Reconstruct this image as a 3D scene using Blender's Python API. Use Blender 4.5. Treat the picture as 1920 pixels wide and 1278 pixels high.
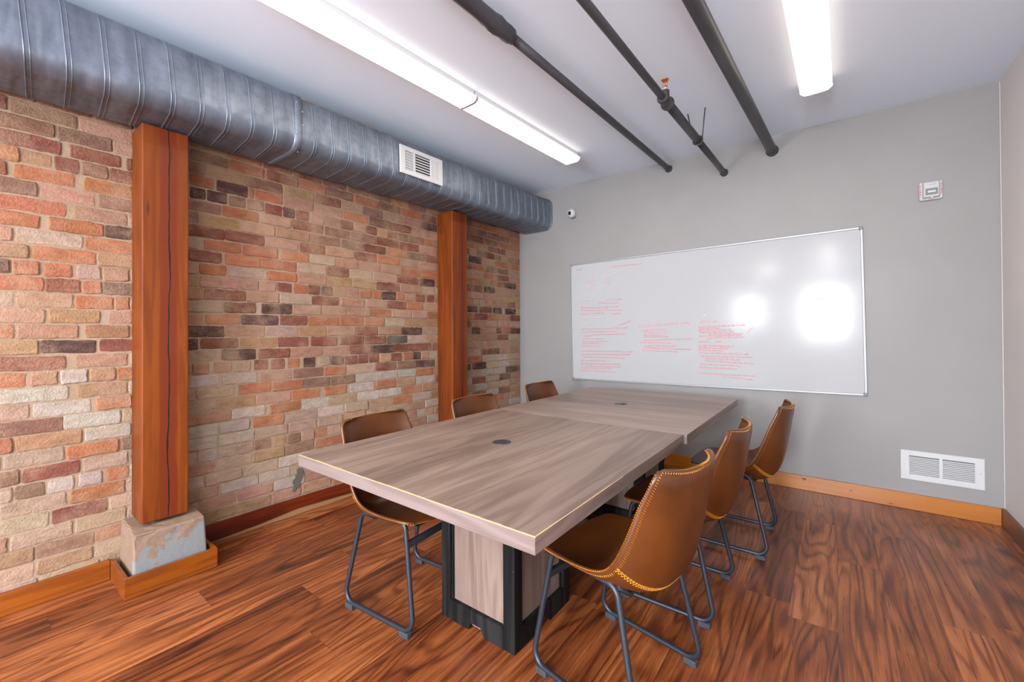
import bpy, bmesh, math, random
from mathutils import Vector, Matrix
from math import sin, cos, pi, radians, sqrt

for o in list(bpy.data.objects): bpy.data.objects.remove(o)
S = bpy.context.scene
C = S.collection

# ------------------------------------------------------------------ camera
F_PX = 795.144; YAW = 0.65129; PITCH = 0.006653; ROLL = -0.004785; CAM_H = 1.2651; CY = 616.41
fw = Vector((-sin(YAW), cos(YAW), 0)); rt = Vector((cos(YAW), sin(YAW), 0)); up = Vector((0, 0, 1))
f2 = cos(PITCH)*fw + sin(PITCH)*up; u2 = -sin(PITCH)*fw + cos(PITCH)*up
r3 = cos(ROLL)*rt + sin(ROLL)*u2; u3 = -sin(ROLL)*rt + cos(ROLL)*u2
cam_d = bpy.data.cameras.new('camera'); cam = bpy.data.objects.new('camera', cam_d); C.objects.link(cam)
cam_d.sensor_width = 36; cam_d.lens = F_PX*36/1920; cam_d.shift_y = -(639-CY)/1920; cam_d.clip_start = .02
m = Matrix((r3, u3, -f2)).transposed().to_4x4(); m.translation = (0, 0, CAM_H); cam.matrix_world = m
S.camera = cam

# ------------------------------------------------------------------ exposure, world
S.view_settings.view_transform = 'Standard'; S.view_settings.look = 'None'
S.view_settings.exposure = 2.4; S.view_settings.gamma = 1.0; S.view_settings.use_curve_mapping = False
w = bpy.data.worlds.new('sky'); S.world = w; w.use_nodes = True
w.node_tree.nodes['Background'].inputs[0].default_value = (.75, .86, 1, 1)
w.node_tree.nodes['Background'].inputs[1].default_value = 1.0

# room dimensions
XL, XR, YB, YN, HC, SL = -3.0, 0.863, 4.102, -4.2, 2.876, 0.021
def ceil_z(y): return HC - SL*(YB-y)
# windows in the wall behind the camera: x0, x1, z0, z1
WINS = [(-2.10, -1.44, 1.35, 2.15), (-.62, .26, 1.05, 2.30)]
# daylight entering through those windows
for i, (x0, x1, z0, z1) in enumerate(WINS):
    l = bpy.data.lights.new('daylight', 'AREA'); l.shape = 'RECTANGLE'; l.size = x1-x0; l.size_y = z1-z0
    l.energy = 90*(x1-x0)*(z1-z0); l.color = (.88, .94, 1)
    o = bpy.data.objects.new('daylight', l); C.objects.link(o)
    o.location = ((x0+x1)/2, YN-.16, (z0+z1)/2); o.rotation_euler = (radians(90), 0, 0)
# area lights added overhead behind the camera to brighten the room, no fixtures
for x, y, en in ((-1.2, -2.9, 30), (-.1, -1.2, 12), (-.1, -2.9, 20)):
    for _ in (0,):
        l = bpy.data.lights.new('fill_light', 'AREA'); l.shape = 'RECTANGLE'; l.size = .17; l.size_y = 1.3; l.energy = en; l.color = (1, .96, .92)
        o = bpy.data.objects.new('fill_light', l); C.objects.link(o); o.location = (x, y, HC-SL*(YB-y)-.09)
# daylight through the wide window in the right wall, behind the camera
SW = (-3.5, -1.0, .75, 2.3)
l = bpy.data.lights.new('daylight', 'AREA'); l.shape = 'RECTANGLE'; l.size = SW[1]-SW[0]; l.size_y = SW[3]-SW[2]; l.energy = 14; l.color = (.88, .94, 1)
o = bpy.data.objects.new('daylight', l); C.objects.link(o); o.location = (XR+.16, (SW[0]+SW[1])/2, (SW[2]+SW[3])/2); o.rotation_euler = (radians(90), 0, radians(90))
LAMP = 3.4   # strength of the tube light diffusers

# ------------------------------------------------------------------ helpers
def mk(name, bm, mat, parent=None, smooth=False, loc=None):
    me = bpy.data.meshes.new(name); bm.normal_update(); bm.to_mesh(me); bm.free()
    for mm in (mat if isinstance(mat, (list, tuple)) else [mat]): me.materials.append(mm)
    if smooth:
        for p in me.polygons: p.use_smooth = True
    o = bpy.data.objects.new(name, me); C.objects.link(o)
    if parent: o.parent = parent
    if loc: o.location = loc
    return o
def tag(o, label, cat, group=None):
    o['label'] = label; o['category'] = cat
    if group: o['group'] = group
    return o
def thing(name, label, cat, loc=(0, 0, 0), rz=0, group=None):
    o = bpy.data.objects.new(name, None); C.objects.link(o); o.location = loc; o.rotation_euler = (0, 0, rz)
    o.empty_display_size = .1
    return tag(o, label, cat, group)
def struct(o): o['kind'] = 'structure'; return o
def box(bm, x0, x1, y0, y1, z0, z1, mi=0):
    v = [bm.verts.new(p) for p in ((x0,y0,z0),(x1,y0,z0),(x1,y1,z0),(x0,y1,z0),(x0,y0,z1),(x1,y0,z1),(x1,y1,z1),(x0,y1,z1))]
    fs = []
    for q in ((0,3,2,1),(4,5,6,7),(0,1,5,4),(1,2,6,5),(2,3,7,6),(3,0,4,7)):
        f = bm.faces.new([v[i] for i in q]); f.material_index = mi; fs.append(f)
    return v, fs
def bevel(bm, w, seg=2):
    bmesh.ops.bevel(bm, geom=[e for e in bm.edges], offset=w, segments=seg, affect='EDGES', profile=.5)
def bbox(x0, x1, y0, y1, z0, z1, bw=.002, seg=2):
    bm = bmesh.new(); box(bm, x0, x1, y0, y1, z0, z1)
    if bw: bevel(bm, bw, seg)
    return bm
def tube(bm, pts, r, n=12, closed=False, cap=True, mi=0):
    pts = [Vector(p) for p in pts]; N = len(pts)
    rad = r if isinstance(r, (list, tuple)) else [r]*N
    tang = []
    for i in range(N):
        a = pts[(i-1) % N] if (closed or i > 0) else pts[i]
        b = pts[(i+1) % N] if (closed or i < N-1) else pts[i]
        t = (b-a)
        tang.append(t.normalized() if t.length > 1e-9 else Vector((0, 0, 1)))
    t0 = tang[0]; ref = Vector((0, 0, 1)) if abs(t0.z) < .9 else Vector((1, 0, 0))
    nrm = (ref - t0*ref.dot(t0)).normalized(); rings = []
    for i in range(N):
        t = tang[i]; nrm = (nrm - t*nrm.dot(t))
        if nrm.length < 1e-6: nrm = t.orthogonal()
        nrm.normalize(); b = t.cross(nrm)
        rings.append([bm.verts.new(pts[i] + (nrm*cos(2*pi*k/n) + b*sin(2*pi*k/n))*rad[i]) for k in range(n)])
    for i in range(N if closed else N-1):
        A, B = rings[i], rings[(i+1) % N]
        for k in range(n):
            f = bm.faces.new((A[k], A[(k+1) % n], B[(k+1) % n], B[k])); f.material_index = mi; f.smooth = True
    if cap and not closed:
        bm.faces.new(rings[0][::-1]).material_index = mi; bm.faces.new(rings[-1]).material_index = mi
    return rings
def lathe(bm, prof, n=24, origin=(0, 0, 0), axis='Z', smooth=True):
    o = Vector(origin); rings = []
    for (r, h) in prof:
        ring = []
        for k in range(n):
            a = 2*pi*k/n; p = (r*cos(a), r*sin(a), h)
            if axis == 'Y': p = (p[0], p[2], p[1])
            if axis == 'X': p = (p[2], p[0], p[1])
            ring.append(bm.verts.new(o+Vector(p)))
        rings.append(ring)
    for A, B in zip(rings, rings[1:]):
        for k in range(n):
            f = bm.faces.new((A[k], A[(k+1) % n], B[(k+1) % n], B[k])); f.smooth = smooth
    bm.faces.new(rings[0][::-1]); bm.faces.new(rings[-1])
    bmesh.ops.recalc_face_normals(bm, faces=bm.faces)
def fillet(P, r, n=6):
    out = []; N = len(P)
    for i in range(N):
        a, b, c = Vector(P[i-1]), Vector(P[i]), Vector(P[(i+1) % N])
        d1 = (a-b).normalized(); d2 = (c-b).normalized(); ang = d1.angle(d2); rr = r[i] if isinstance(r, (list, tuple)) else r
        t = rr/math.tan(ang/2); p1 = b+d1*t; p2 = b+d2*t
        cen = b + (d1+d2).normalized()*(rr/sin(ang/2))
        for k in range(n+1):
            q = p1.lerp(p2, k/n); v = (q-cen).normalized()*rr; out.append(cen+v)
    return out

# ------------------------------------------------------------------ material helpers
class NT:
    def __init__(s, name):
        s.m = bpy.data.materials.new(name); s.m.use_nodes = True; s.t = s.m.node_tree; s.b = s.t.nodes['Principled BSDF']
    def n(s, typ, **kw):
        nd = s.t.nodes.new(typ)
        for k, v in kw.items():
            if k == 'ins':
                for kk, vv in v.items(): s.put(nd.inputs[kk], vv)
            else: setattr(nd, k, v)
        return nd
    def put(s, inp, v):
        if isinstance(v, bpy.types.NodeSocket): s.t.links.new(v, inp)
        elif isinstance(v, bpy.types.Node): s.t.links.new(v.outputs[0], inp)
        else: inp.default_value = v
    def math(s, op, a, b=0., c=0., clamp=False):
        nd = s.n('ShaderNodeMath', operation=op, use_clamp=clamp); s.put(nd.inputs[0], a); s.put(nd.inputs[1], b)
        if op in ('MULTIPLY_ADD', 'SMOOTH_MIN'): s.put(nd.inputs[2], c)
        return nd.outputs[0]
    def obj(s): return s.n('ShaderNodeTexCoord').outputs['Object']
    def sep(s, v):
        nd = s.n('ShaderNodeSeparateXYZ'); s.put(nd.inputs[0], v); return nd.outputs
    def comb(s, x, y, z):
        nd = s.n('ShaderNodeCombineXYZ'); s.put(nd.inputs[0], x); s.put(nd.inputs[1], y); s.put(nd.inputs[2], z); return nd.outputs[0]
    def map(s, v, sc=(1, 1, 1), loc=(0, 0, 0)):
        nd = s.n('ShaderNodeMapping'); s.put(nd.inputs[0], v); nd.inputs['Scale'].default_value = sc; nd.inputs['Location'].default_value = loc
        return nd.outputs[0]
    def noise(s, v, scale=5, detail=4, rough=.55, dist=0.):
        nd = s.n('ShaderNodeTexNoise'); s.put(nd.inputs['Vector'], v)
        nd.inputs['Scale'].default_value = scale; nd.inputs['Detail'].default_value = detail
        nd.inputs['Roughness'].default_value = rough; nd.inputs['Distortion'].default_value = dist
        return nd.outputs['Fac']
    def ramp(s, f, stops, interp='LINEAR'):
        nd = s.n('ShaderNodeValToRGB'); s.put(nd.inputs[0], f); cr = nd.color_ramp; cr.interpolation = interp
        while len(cr.elements) < len(stops): cr.elements.new(.5)
        for e, (p, c) in zip(cr.elements, stops):
            e.position = p; e.color = (c, c, c, 1) if isinstance(c, (int, float)) else (c[0], c[1], c[2], 1)
        return nd.outputs[0]
    def mix(s, f, a, b, mode='MIX'):
        nd = s.n('ShaderNodeMix', data_type='RGBA', blend_type=mode)
        s.put(nd.inputs[0], f)
        for i, v in ((6, a), (7, b)):
            if isinstance(v, tuple) and len(v) == 3: v = (*v, 1)
            s.put(nd.inputs[i], v)
        return nd.outputs[2]
    def bump(s, h, strength=.3, dist=.01):
        nd = s.n('ShaderNodeBump'); s.put(nd.inputs['Height'], h); nd.inputs['Strength'].default_value = strength
        nd.inputs['Distance'].default_value = dist; s.t.links.new(nd.outputs[0], s.b.inputs['Normal']); return nd
    def set(s, **kw):
        for k, v in kw.items():
            k = k.replace('_', ' ')
            if isinstance(v, tuple) and len(v) == 3: v = (*v, 1)
            s.put(s.b.inputs[k], v)
        return s
def lin(r, g, b):
    f = lambda c: ((c/255+.055)/1.055)**2.4 if c > 10 else c/255/12.92
    return (f(r), f(g), f(b))
def simple(name, col, rough=.5, metal=0., spec=.5, coat=0.):
    t = NT(name); t.set(Base_Color=col, Roughness=rough, Metallic=metal); t.b.inputs['Specular IOR Level'].default_value = spec
    t.b.inputs['Coat Weight'].default_value = coat
    return t.m
def paint(name, col, rough=.6, bump=.05, var=.03):
    t = NT(name); p = t.obj(); n1 = t.noise(p, 1.3, 3); n2 = t.noise(p, 180, 2)
    c2 = tuple(max(0, c*(1-var*3)) for c in col)
    t.set(Base_Color=t.mix(t.ramp(n1, [(.3, 0.), (.7, 1.)]), c2, col), Roughness=rough); t.bump(n2, bump, .002)
    return t.m
def lumber(name, cols, axis='Y', grain=1., rough=.45, knots=0., gscale=1., bump=.1, coat=.15, streak=0.):
    """sawn wood: long fibres along one axis of the object, with growth ring figure"""
    t = NT(name); p = t.obj(); k = {'X': 0, 'Y': 1, 'Z': 2}[axis]
    sc = [9*gscale]*3; sc[k] = .7*gscale
    big = t.noise(t.map(p, tuple(sc)), 1., 3, .5, .6)
    rings = t.math('SINE', t.math('MULTIPLY', big, 34.))
    rings = t.math('MULTIPLY_ADD', rings, .5, .5)
    sf = [220*gscale]*3; sf[k] = 5*gscale
    fib = t.noise(t.map(p, tuple(sf)), 1., 3, .6)
    sb = [3.2*gscale]*3; sb[k] = .5*gscale
    band = t.noise(t.map(p, tuple(sb), (3.1, 1.7, .4)), 1., 2)
    f = t.math('ADD', t.math('MULTIPLY', rings, .30*grain), t.math('MULTIPLY', fib, .45*grain))
    f = t.math('ADD', f, t.math('MULTIPLY_ADD', band, 1.0, -.42 + .37*(1-grain)))
    f = t.math('ADD', f, .12)
    col = t.ramp(f, [(.12, cols[0]), (.5, cols[1]), (.85, cols[2])])
    if knots:
        kp = [2.2]*3; kp[k] = 1.1
        vn = t.n('ShaderNodeTexVoronoi'); t.put(vn.inputs['Vector'], t.map(p, tuple(kp))); vn.inputs['Scale'].default_value = knots
        km = t.ramp(vn.outputs['Distance'], [(.03, 1.), (.13, 0.)])
        col = t.mix(km, col, tuple(c*.18 for c in cols[0]))
    t.set(Base_Color=col, Roughness=rough); t.b.inputs['Coat Weight'].default_value = coat; t.b.inputs['Coat Roughness'].default_value = .25
    t.bump(fib, bump, .002)
    return t

# ------------------------------------------------------------------ materials
M = {}
M['wall_grey'] = paint('grey_wall_paint', lin(135, 133, 132), .55, .06)
M['wall_side'] = paint('side_wall_paint', lin(222, 218, 216), .6, .06)
M['ceiling'] = paint('white_ceiling_paint', lin(226, 240, 255), .7, .04, .01)
M['white_metal'] = simple('white_enamel', lin(184, 185, 187), .4)
M['white_plastic'] = simple('white_plastic', lin(178, 178, 180), .35)
M['dark_void'] = simple('dark_recess', (.012, .012, .014), .8)
M['black_plastic'] = simple('black_plastic', (.03, .033, .04), .35)
M['lens'] = simple('glass_lens', (.005, .005, .006), .05, 0, .8)
M['frame_alu'] = simple('whiteboard_aluminium', lin(150, 152, 156), .45, .5)
M['corner_cap'] = simple('grey_corner_plastic', lin(112, 112, 114), .5)
M['fixture'] = simple('fixture_housing', lin(190, 190, 192), .45)
M['steel_tube'] = simple('blue_grey_powder_coat', lin(32, 39, 48), .42, .1)
M['pad'] = simple('rubber_pad', lin(46, 50, 58), .7)
M['brass'] = simple('sprinkler_brass', lin(196, 130, 62), .3, .85)
M['red'] = simple('red_glass_bulb', lin(190, 50, 30), .25)
M['stitch'] = simple('yellow_thread', lin(228, 160, 48), .55)
M['red_ink'] = simple('red_marker_ink', lin(226, 118, 128), .6)
M['pale_ink'] = simple('faded_red_marker_ink', lin(222, 188, 194), .6)
M['grey_ink'] = simple('grey_marker_ink', lin(160, 162, 168), .6)
M['green_ink'] = simple('green_marker_ink', lin(110, 128, 112), .6)
M['red_letter'] = simple('red_lettering', lin(205, 40, 50), .5)
M['grey_letter'] = simple('grey_lettering', lin(110, 110, 112), .5)
M['cream'] = simple('raw_pine_strip', lin(140, 104, 70), .6)
M['cement'] = simple('dark_cement_patch', lin(84, 80, 70), .9)
M['caulk'] = simple('white_caulk', lin(176, 174, 172), .5)
M['glass'] = NT('clear_window_glass').set(Base_Color=(1., 1., 1.), Roughness=.0, Transmission_Weight=1.0).m

t = NT('lit_diffuser'); t.set(Base_Color=(.9, .9, .88), Roughness=.4)
p = t.sep(t.obj()); ramp = t.ramp(t.math('MULTIPLY_ADD', t.math('ABSOLUTE', p[0]), 12.2, 0.), [(0., 1.), (.42, .95), (.66, .6), (.8, .18), (1., .12)])
t.put(t.b.inputs['Emission Color'], t.mix(ramp, (1., .74, .56), (1., .92, .83))); t.put(t.b.inputs['Emission Strength'], t.math('MULTIPLY', ramp, LAMP)); M['diffuser'] = t.m

# whiteboard: smooth enamelled steel with a slight haze
t = NT('whiteboard_enamel'); n = t.noise(t.obj(), 2.2, 3)
t.set(Base_Color=lin(166, 167, 169), Roughness=t.ramp(n, [(.3, .12), (.7, .16)])); t.b.inputs['Specular IOR Level'].default_value = .12; M['board'] = t.m

# galvanised duct sheet
t = NT('galvanised_sheet'); p = t.obj()
a = t.noise(t.map(p, (3, 14, 3)), 1, 4); b = t.noise(p, 26, 4, .65)
c = t.mix(t.ramp(a, [(.3, 0.), (.7, 1.)]), lin(98, 107, 120), lin(124, 133, 147))
c = t.mix(t.ramp(b, [(.45, 0.), (.75, .5)]), c, lin(80, 88, 100))
t.set(Base_Color=c, Metallic=.6, Roughness=t.ramp(b, [(.3, .34), (.7, .52)])); t.bump(t.noise(t.map(p, (2, 9, 2)), 1.5, 2), .35, .02); M['duct'] = t.m
t = NT('duct_sealant'); t.set(Base_Color=lin(120, 104, 84), Roughness=.7); M['sealant'] = t.m

# black sprinkler pipe
t = NT('black_pipe_paint'); p = t.obj()
t.set(Base_Color=t.mix(t.ramp(t.noise(t.map(p, (6, 2, 6)), 1, 3), [(.35, 0.), (.7, 1.)]), lin(44, 44, 48), lin(66, 65, 70)), Roughness=.42)
t.bump(t.noise(p, 90, 2), .1, .002); M['pipe'] = t.m

# brown leather
t = NT('brown_leather'); p = t.obj()
n1 = t.noise(p, 5, 3); n2 = t.noise(p, 320, 2)
t.set(Base_Color=t.mix(t.ramp(n1, [(.3, 0.), (.7, 1.)]), lin(68, 34, 8), lin(92, 47, 12)), Roughness=.36)
t.b.inputs['Specular IOR Level'].default_value = .55
t.bump(n2, .06, .002); M['leather'] = t.m

# posts: fir timber, redder heart band with a drying crack
def post_mat(name, yc):
    t = lumber(name, [lin(70, 27, 3), lin(100, 44, 6), lin(120, 58, 10)], 'Z', .8, .5, 0, 1., .12, .04)
    p = t.sep(t.obj()); old = t.b.inputs['Base Color'].links[0].from_socket
    wob = t.math('MULTIPLY_ADD', t.noise(t.comb(0., 0., t.math('MULTIPLY', p[2], 1.)), 2.2, 4), .05, -.025)
    d = t.math('ABSOLUTE', t.math('SUBTRACT', t.math('SUBTRACT', p[1], yc), wob))
    heart = t.ramp(t.math('ADD', d, t.math('MULTIPLY', t.noise(t.map(t.obj(), (30, 30, 1.2)), 1., 3), .02)), [(.040, .95), (.052, 0.)])
    col = t.mix(heart, old, lin(96, 36, 10))
    w = t.math('MULTIPLY_ADD', t.noise(t.comb(0., 0., p[2]), 5., 3), .010, -.0022)
    crack = t.math('LESS_THAN', d, w)
    crack = t.math('MULTIPLY', crack, t.math('GREATER_THAN', p[0], .03))
    col = t.mix(crack, col, lin(34, 16, 12))
    vn = t.n('ShaderNodeTexVoronoi'); t.put(vn.inputs['Vector'], t.map(t.obj(), (9, 9, 1.6), (.3, .2, .1))); vn.inputs['Scale'].default_value = 1.
    col = t.mix(t.ramp(vn.outputs['Distance'], [(.045, .85), (.09, 0.)]), col, lin(60, 26, 16))
    t.put(t.b.inputs['Base Color'], col); t.b.inputs['Specular IOR Level'].default_value = .25
    return t.m
M['post_a'] = post_mat('stained_fir_post', .012)
M['post_b'] = post_mat('stained_fir_post_split', .03)
M['amber'] = lumber('amber_pine', [lin(70, 26, 2), lin(108, 50, 3), lin(138, 72, 7)], 'Y', .7, .35, 0., .8, .05, .4).m
t = lumber('honey_pine', [lin(120, 58, 4), lin(156, 90, 14), lin(180, 116, 28)], 'X', .35, .35, 1.3, .8, .05, .4)
p = t.sep(t.obj()); col = t.b.inputs['Base Color'].links[0].from_socket
for kx, kz, rx, rz in ((-.205, .088, .020, .013), (.085, .060, .012, .006), (-1.3, .05, .016, .012), (.31, .018, .02, .005)):
    dx = t.math('DIVIDE', t.math('SUBTRACT', p[0], kx), rx); dz = t.math('DIVIDE', t.math('SUBTRACT', p[2], kz), rz)
    dd = t.math('ADD', t.math('ADD', t.math('MULTIPLY', dx, dx), t.math('MULTIPLY', dz, dz)), t.math('MULTIPLY', t.noise(t.obj(), 90, 3), .6))
    col = t.mix(t.ramp(dd, [(.7, 1.), (1., 0.)]), col, lin(58, 26, 12))
t.put(t.b.inputs['Base Color'], col); M['amber_x'] = t.m
M['redwood'] = lumber('red_stained_pine', [lin(40, 10, 3), lin(72, 20, 5), lin(104, 36, 9)], 'Y', .7, .35, 0., 1., .05, .4).m
M['darkbase'] = lumber('dark_stained_board', [lin(50, 20, 12), lin(76, 36, 22), lin(94, 48, 30)], 'Y', .5, .4, 0., 1., .05, .3).m
GRY = [lin(82, 66, 58), lin(122, 103, 91), lin(148, 129, 116)]
def laminate(name, axis, cols, grain=.75, chip=None):
    t = lumber(name, cols, axis, grain, .40, 0., .9, .05, 0.)
    if chip:   # worn particle board along the near edges
        p = t.sep(t.obj()); old = t.b.inputs['Base Color'].links[0].from_socket
        n = t.noise(t.obj(), 30, 4, .7); n2 = t.noise(t.obj(), 3.1, 2)
        wd = t.math('MULTIPLY', n, t.math('MULTIPLY_ADD', n2, .034, -.0075))
        m1 = t.math('LESS_THAN', t.math('SUBTRACT', p[1], chip[0]), t.math('ADD', wd, .0018))
        wd2 = t.math('MULTIPLY', n, t.math('MULTIPLY_ADD', n2, .022, -.006))
        m2 = t.math('LESS_THAN', t.math('SUBTRACT', chip[1], p[0]), wd2)
        m2 = t.math('MULTIPLY', m2, t.math('LESS_THAN', p[1], -.1))
        mm = t.math('MULTIPLY', t.math('MAXIMUM', m1, m2), t.math('GREATER_THAN', p[2], -.0035))
        t.put(t.b.inputs['Base Color'], t.mix(mm, old, t.mix(t.noise(t.obj(), 240, 2), lin(150, 108, 62), lin(226, 190, 140))))
    return t.m
M['lam_far'] = laminate('greige_laminate_cross', 'X', GRY)
M['lam_panel'] = laminate('greige_laminate_upright', 'Z', [lin(80, 65, 58), lin(108, 91, 83), lin(130, 113, 104)], .9)
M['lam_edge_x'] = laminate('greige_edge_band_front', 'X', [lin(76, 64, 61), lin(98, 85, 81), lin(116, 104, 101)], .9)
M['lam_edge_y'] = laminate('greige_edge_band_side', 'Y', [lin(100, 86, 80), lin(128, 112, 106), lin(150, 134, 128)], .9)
t = lumber('black_stained_wood', [(.003, .003, .003), (.008, .008, .008), (.02, .02, .021)], 'Z', 1., .6, 0., 1., .5, 0.); t.b.inputs['Specular IOR Level'].default_value = .08
old = t.b.inputs['Base Color'].links[0].from_socket
sc = t.ramp(t.noise(t.obj(), 60, 4, .75), [(.715, 0.), (.73, 1.)])
t.put(t.b.inputs['Base Color'], t.mix(sc, old, lin(170, 140, 110))); M['blackwood'] = t.m

# concrete pier block: bare sandy concrete above, flaking pale paint below
t = NT('flaking_painted_concrete'); p = t.obj(); s = t.sep(p)
n = t.noise(p, 9, 5, .6); n2 = t.noise(p, 60, 4)
edge = t.math('MULTIPLY_ADD', s[1], .30, .215-.678*.30)
msk = t.math('GREATER_THAN', t.math('ADD', edge, t.math('MULTIPLY_ADD', t.noise(p, 11, 6, .62), .62, -.335)), s[2])
msk = t.math('MULTIPLY', msk, t.math('GREATER_THAN', s[0], -2.742))
base = t.mix(n2, lin(106, 84, 68), lin(134, 110, 92))
t.set(Base_Color=t.mix(msk, base, lin(112, 114, 115)), Roughness=.8); t.bump(t.math('ADD', n2, t.math('MULTIPLY', msk, .6)), .5, .004); M['concrete'] = t.m

# plank floor
t = NT('acacia_plank_floor'); s = t.sep(t.obj())
PW, PL = .178, 1.22
ci = t.math('FLOOR', t.math('DIVIDE', s[0], PW)); fx = t.math('FRACT', t.math('DIVIDE', s[0], PW))
wn = t.n('ShaderNodeTexWhiteNoise', noise_dimensions='1D'); t.put(wn.inputs['W'], ci)
yy = t.math('ADD', t.math('DIVIDE', s[1], PL), wn.outputs['Value']); ri = t.math('FLOOR', yy); fy = t.math('FRACT', yy)
wn2 = t.n('ShaderNodeTexWhiteNoise', noise_dimensions='2D'); t.put(wn2.inputs['Vector'], t.comb(ci, ri, 0.))
rnd = wn2.outputs['Value']; rc = t.sep(wn2.outputs['Color'])
off = t.comb(t.math('MULTIPLY_ADD', rc[0], 7., s[0]), t.math('MULTIPLY_ADD', rc[1], 9., s[1]), t.math('MULTIPLY', rnd, 13.))
big = t.noise(t.map(off, (4.6, .5, 1)), 1., 2.2, .45, .35)
rings = t.math('SUBTRACT', 1., t.math('POWER', t.math('MULTIPLY_ADD', t.math('SINE', t.math('MULTIPLY', big, 100.)), .5, .5), 3.))
fib = t.noise(t.map(off, (150, 4.5, 1)), 1., 4, .65)
blot = t.noise(t.map(off, (9, 2.2, 1), (4, 4, 4)), 1., 4, .6)
streak = t.noise(t.map(off, (38, 1.6, 1), (1, 8, 2)), 1., 4, .65)
f = t.math('ADD', t.math('MULTIPLY', rings, .22), t.math('MULTIPLY', fib, .55))
f = t.math('ADD', f, t.math('MULTIPLY', blot, .62)); f = t.math('ADD', f, t.math('MULTIPLY', streak, .55))
f = t.math('ADD', f, t.math('MULTIPLY_ADD', rnd, .24, -.63))
col = t.ramp(f, [(.10, lin(42, 18, 9)), (.34, lin(86, 42, 20)), (.56, lin(120, 64, 32)), (.80, lin(160, 96, 54))])
seam = t.math('MAXIMUM', t.math('LESS_THAN', fx, .009), t.math('LESS_THAN', fy, .0016))
col = t.mix(t.math('MULTIPLY', seam, .6), col, lin(50, 22, 12))
t.set(Base_Color=col, Roughness=t.ramp(fib, [(.3, .26), (.7, .38)])); t.b.inputs['Specular IOR Level'].default_value = .45
t.bump(t.math('SUBTRACT', fib, t.math('MULTIPLY', seam, 2.)), .12, .002); M['floor'] = t.m

# brick faces: colour per brick comes from the 'brick' attribute; grain, scuffs and mortar smears on top
t = NT('old_brick_faces'); p = t.obj(); s = t.sep(p)
at = t.n('ShaderNodeAttribute', attribute_name='brick')
n1 = t.noise(t.map(p, (1, 1, 2.2)), 14, 5, .6); n2 = t.noise(p, 90, 4, .7); n3 = t.noise(t.map(p, (1, 1.4, 1)), 4.2, 4, .6)
col = t.mix(t.ramp(n1, [(.3, 0.), (.7, 1.)]), t.mix(1., at.outputs['Color'], (.37, .355, .34), 'MULTIPLY'), t.mix(1., at.outputs['Color'], (.56, .575, .595), 'MULTIPLY'))
sm = t.ramp(t.math('ADD', t.math('MULTIPLY', n3, .7), t.math('MULTIPLY', n2, .35)), [(.50, 0.), (.68, .6)])
pt = t.ramp(t.noise(t.map(p, (1, .8, 2.0), (5, 2, 8)), 9, 3, .5), [(.46, 0.), (.66, .42)])
col = t.mix(pt, col, t.mix(.45, col, lin(176, 142, 116)))
dk = t.ramp(t.noise(t.map(p, (1, 1, 2.4), (2, 7, 1)), 30, 5, .75, .4), [(.60, 0.), (.72, .55)])
col = t.mix(dk, col, t.mix(1., col, (.45, .38, .34), 'MULTIPLY'))
col = t.mix(sm, col, lin(156, 128, 103))
sp = t.ramp(t.noise(p, 150, 3, .8), [(.70, 0.), (.74, 1.)]); col = t.mix(t.math('MULTIPLY', sp, .7), col, lin(74, 52, 44))
t.set(Base_Color=col, Roughness=.85); t.bump(t.math('ADD', t.math('MULTIPLY', n2, 1.6), n1), .85, .005); M['brick'] = t.m
t = NT('sandy_mortar'); p = t.obj(); n1 = t.noise(p, 70, 5, .7); n3 = t.noise(p, 3.5, 4)
col = t.mix(n1, lin(106, 84, 66), lin(164, 138, 112)); col = t.mix(t.ramp(n3, [(.35, 0.), (.7, .6)]), col, lin(160, 140, 120))
crk = t.ramp(t.noise(t.map(p, (1, 1, 2.5)), 22, 5, .7, .8), [(.69, 0.), (.74, .8)]); col = t.mix(crk, col, lin(86, 66, 52))
t.set(Base_Color=col, Roughness=.9); t.bump(n1, .7, .005); M['mortar'] = t.m

# ================================================================== ROOM SHELL
T = .15
bm = bmesh.new(); box(bm, XL-T, XR+T, YN-T, YB+T, -.1, 0); struct(mk('floor', bm, M['floor']))
bm = bmesh.new()
v, _ = box(bm, XL-T, XR+T, YN-T, YB+T, 0, .3)
for q in v: q.co.z += ceil_z(q.co.y)
struct(mk('ceiling', bm, M['ceiling']))
bm = bmesh.new(); box(bm, XL-T, XR+T, YB, YB+T, 0, HC+.02); struct(mk('wall_back', bm, M['wall_grey']))
bm = bmesh.new()
box(bm, XR, XR+T, YN, SW[0], 0, HC+.02); box(bm, XR, XR+T, SW[1], YB, 0, HC+.02); box(bm, XR, XR+T, SW[0], SW[1], 0, SW[2]); box(bm, XR, XR+T, SW[0], SW[1], SW[3], HC+.02)
struct(mk('wall_right', bm, M['wall_side']))
bm = bmesh.new()
for a in ((SW[0], SW[0]+.05, SW[2], SW[3]), (SW[1]-.05, SW[1], SW[2], SW[3]), (SW[0]+.05, SW[1]-.05, SW[2], SW[2]+.05), (SW[0]+.05, SW[1]-.05, SW[3]-.05, SW[3]), ((SW[0]+SW[1])/2-.025, (SW[0]+SW[1])/2+.025, SW[2]+.05, SW[3]-.05)):
    box(bm, XR+.04, XR+.09, a[0], a[1], a[2], a[3])
struct(mk('window_3', bm, M['white_metal']))
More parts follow.
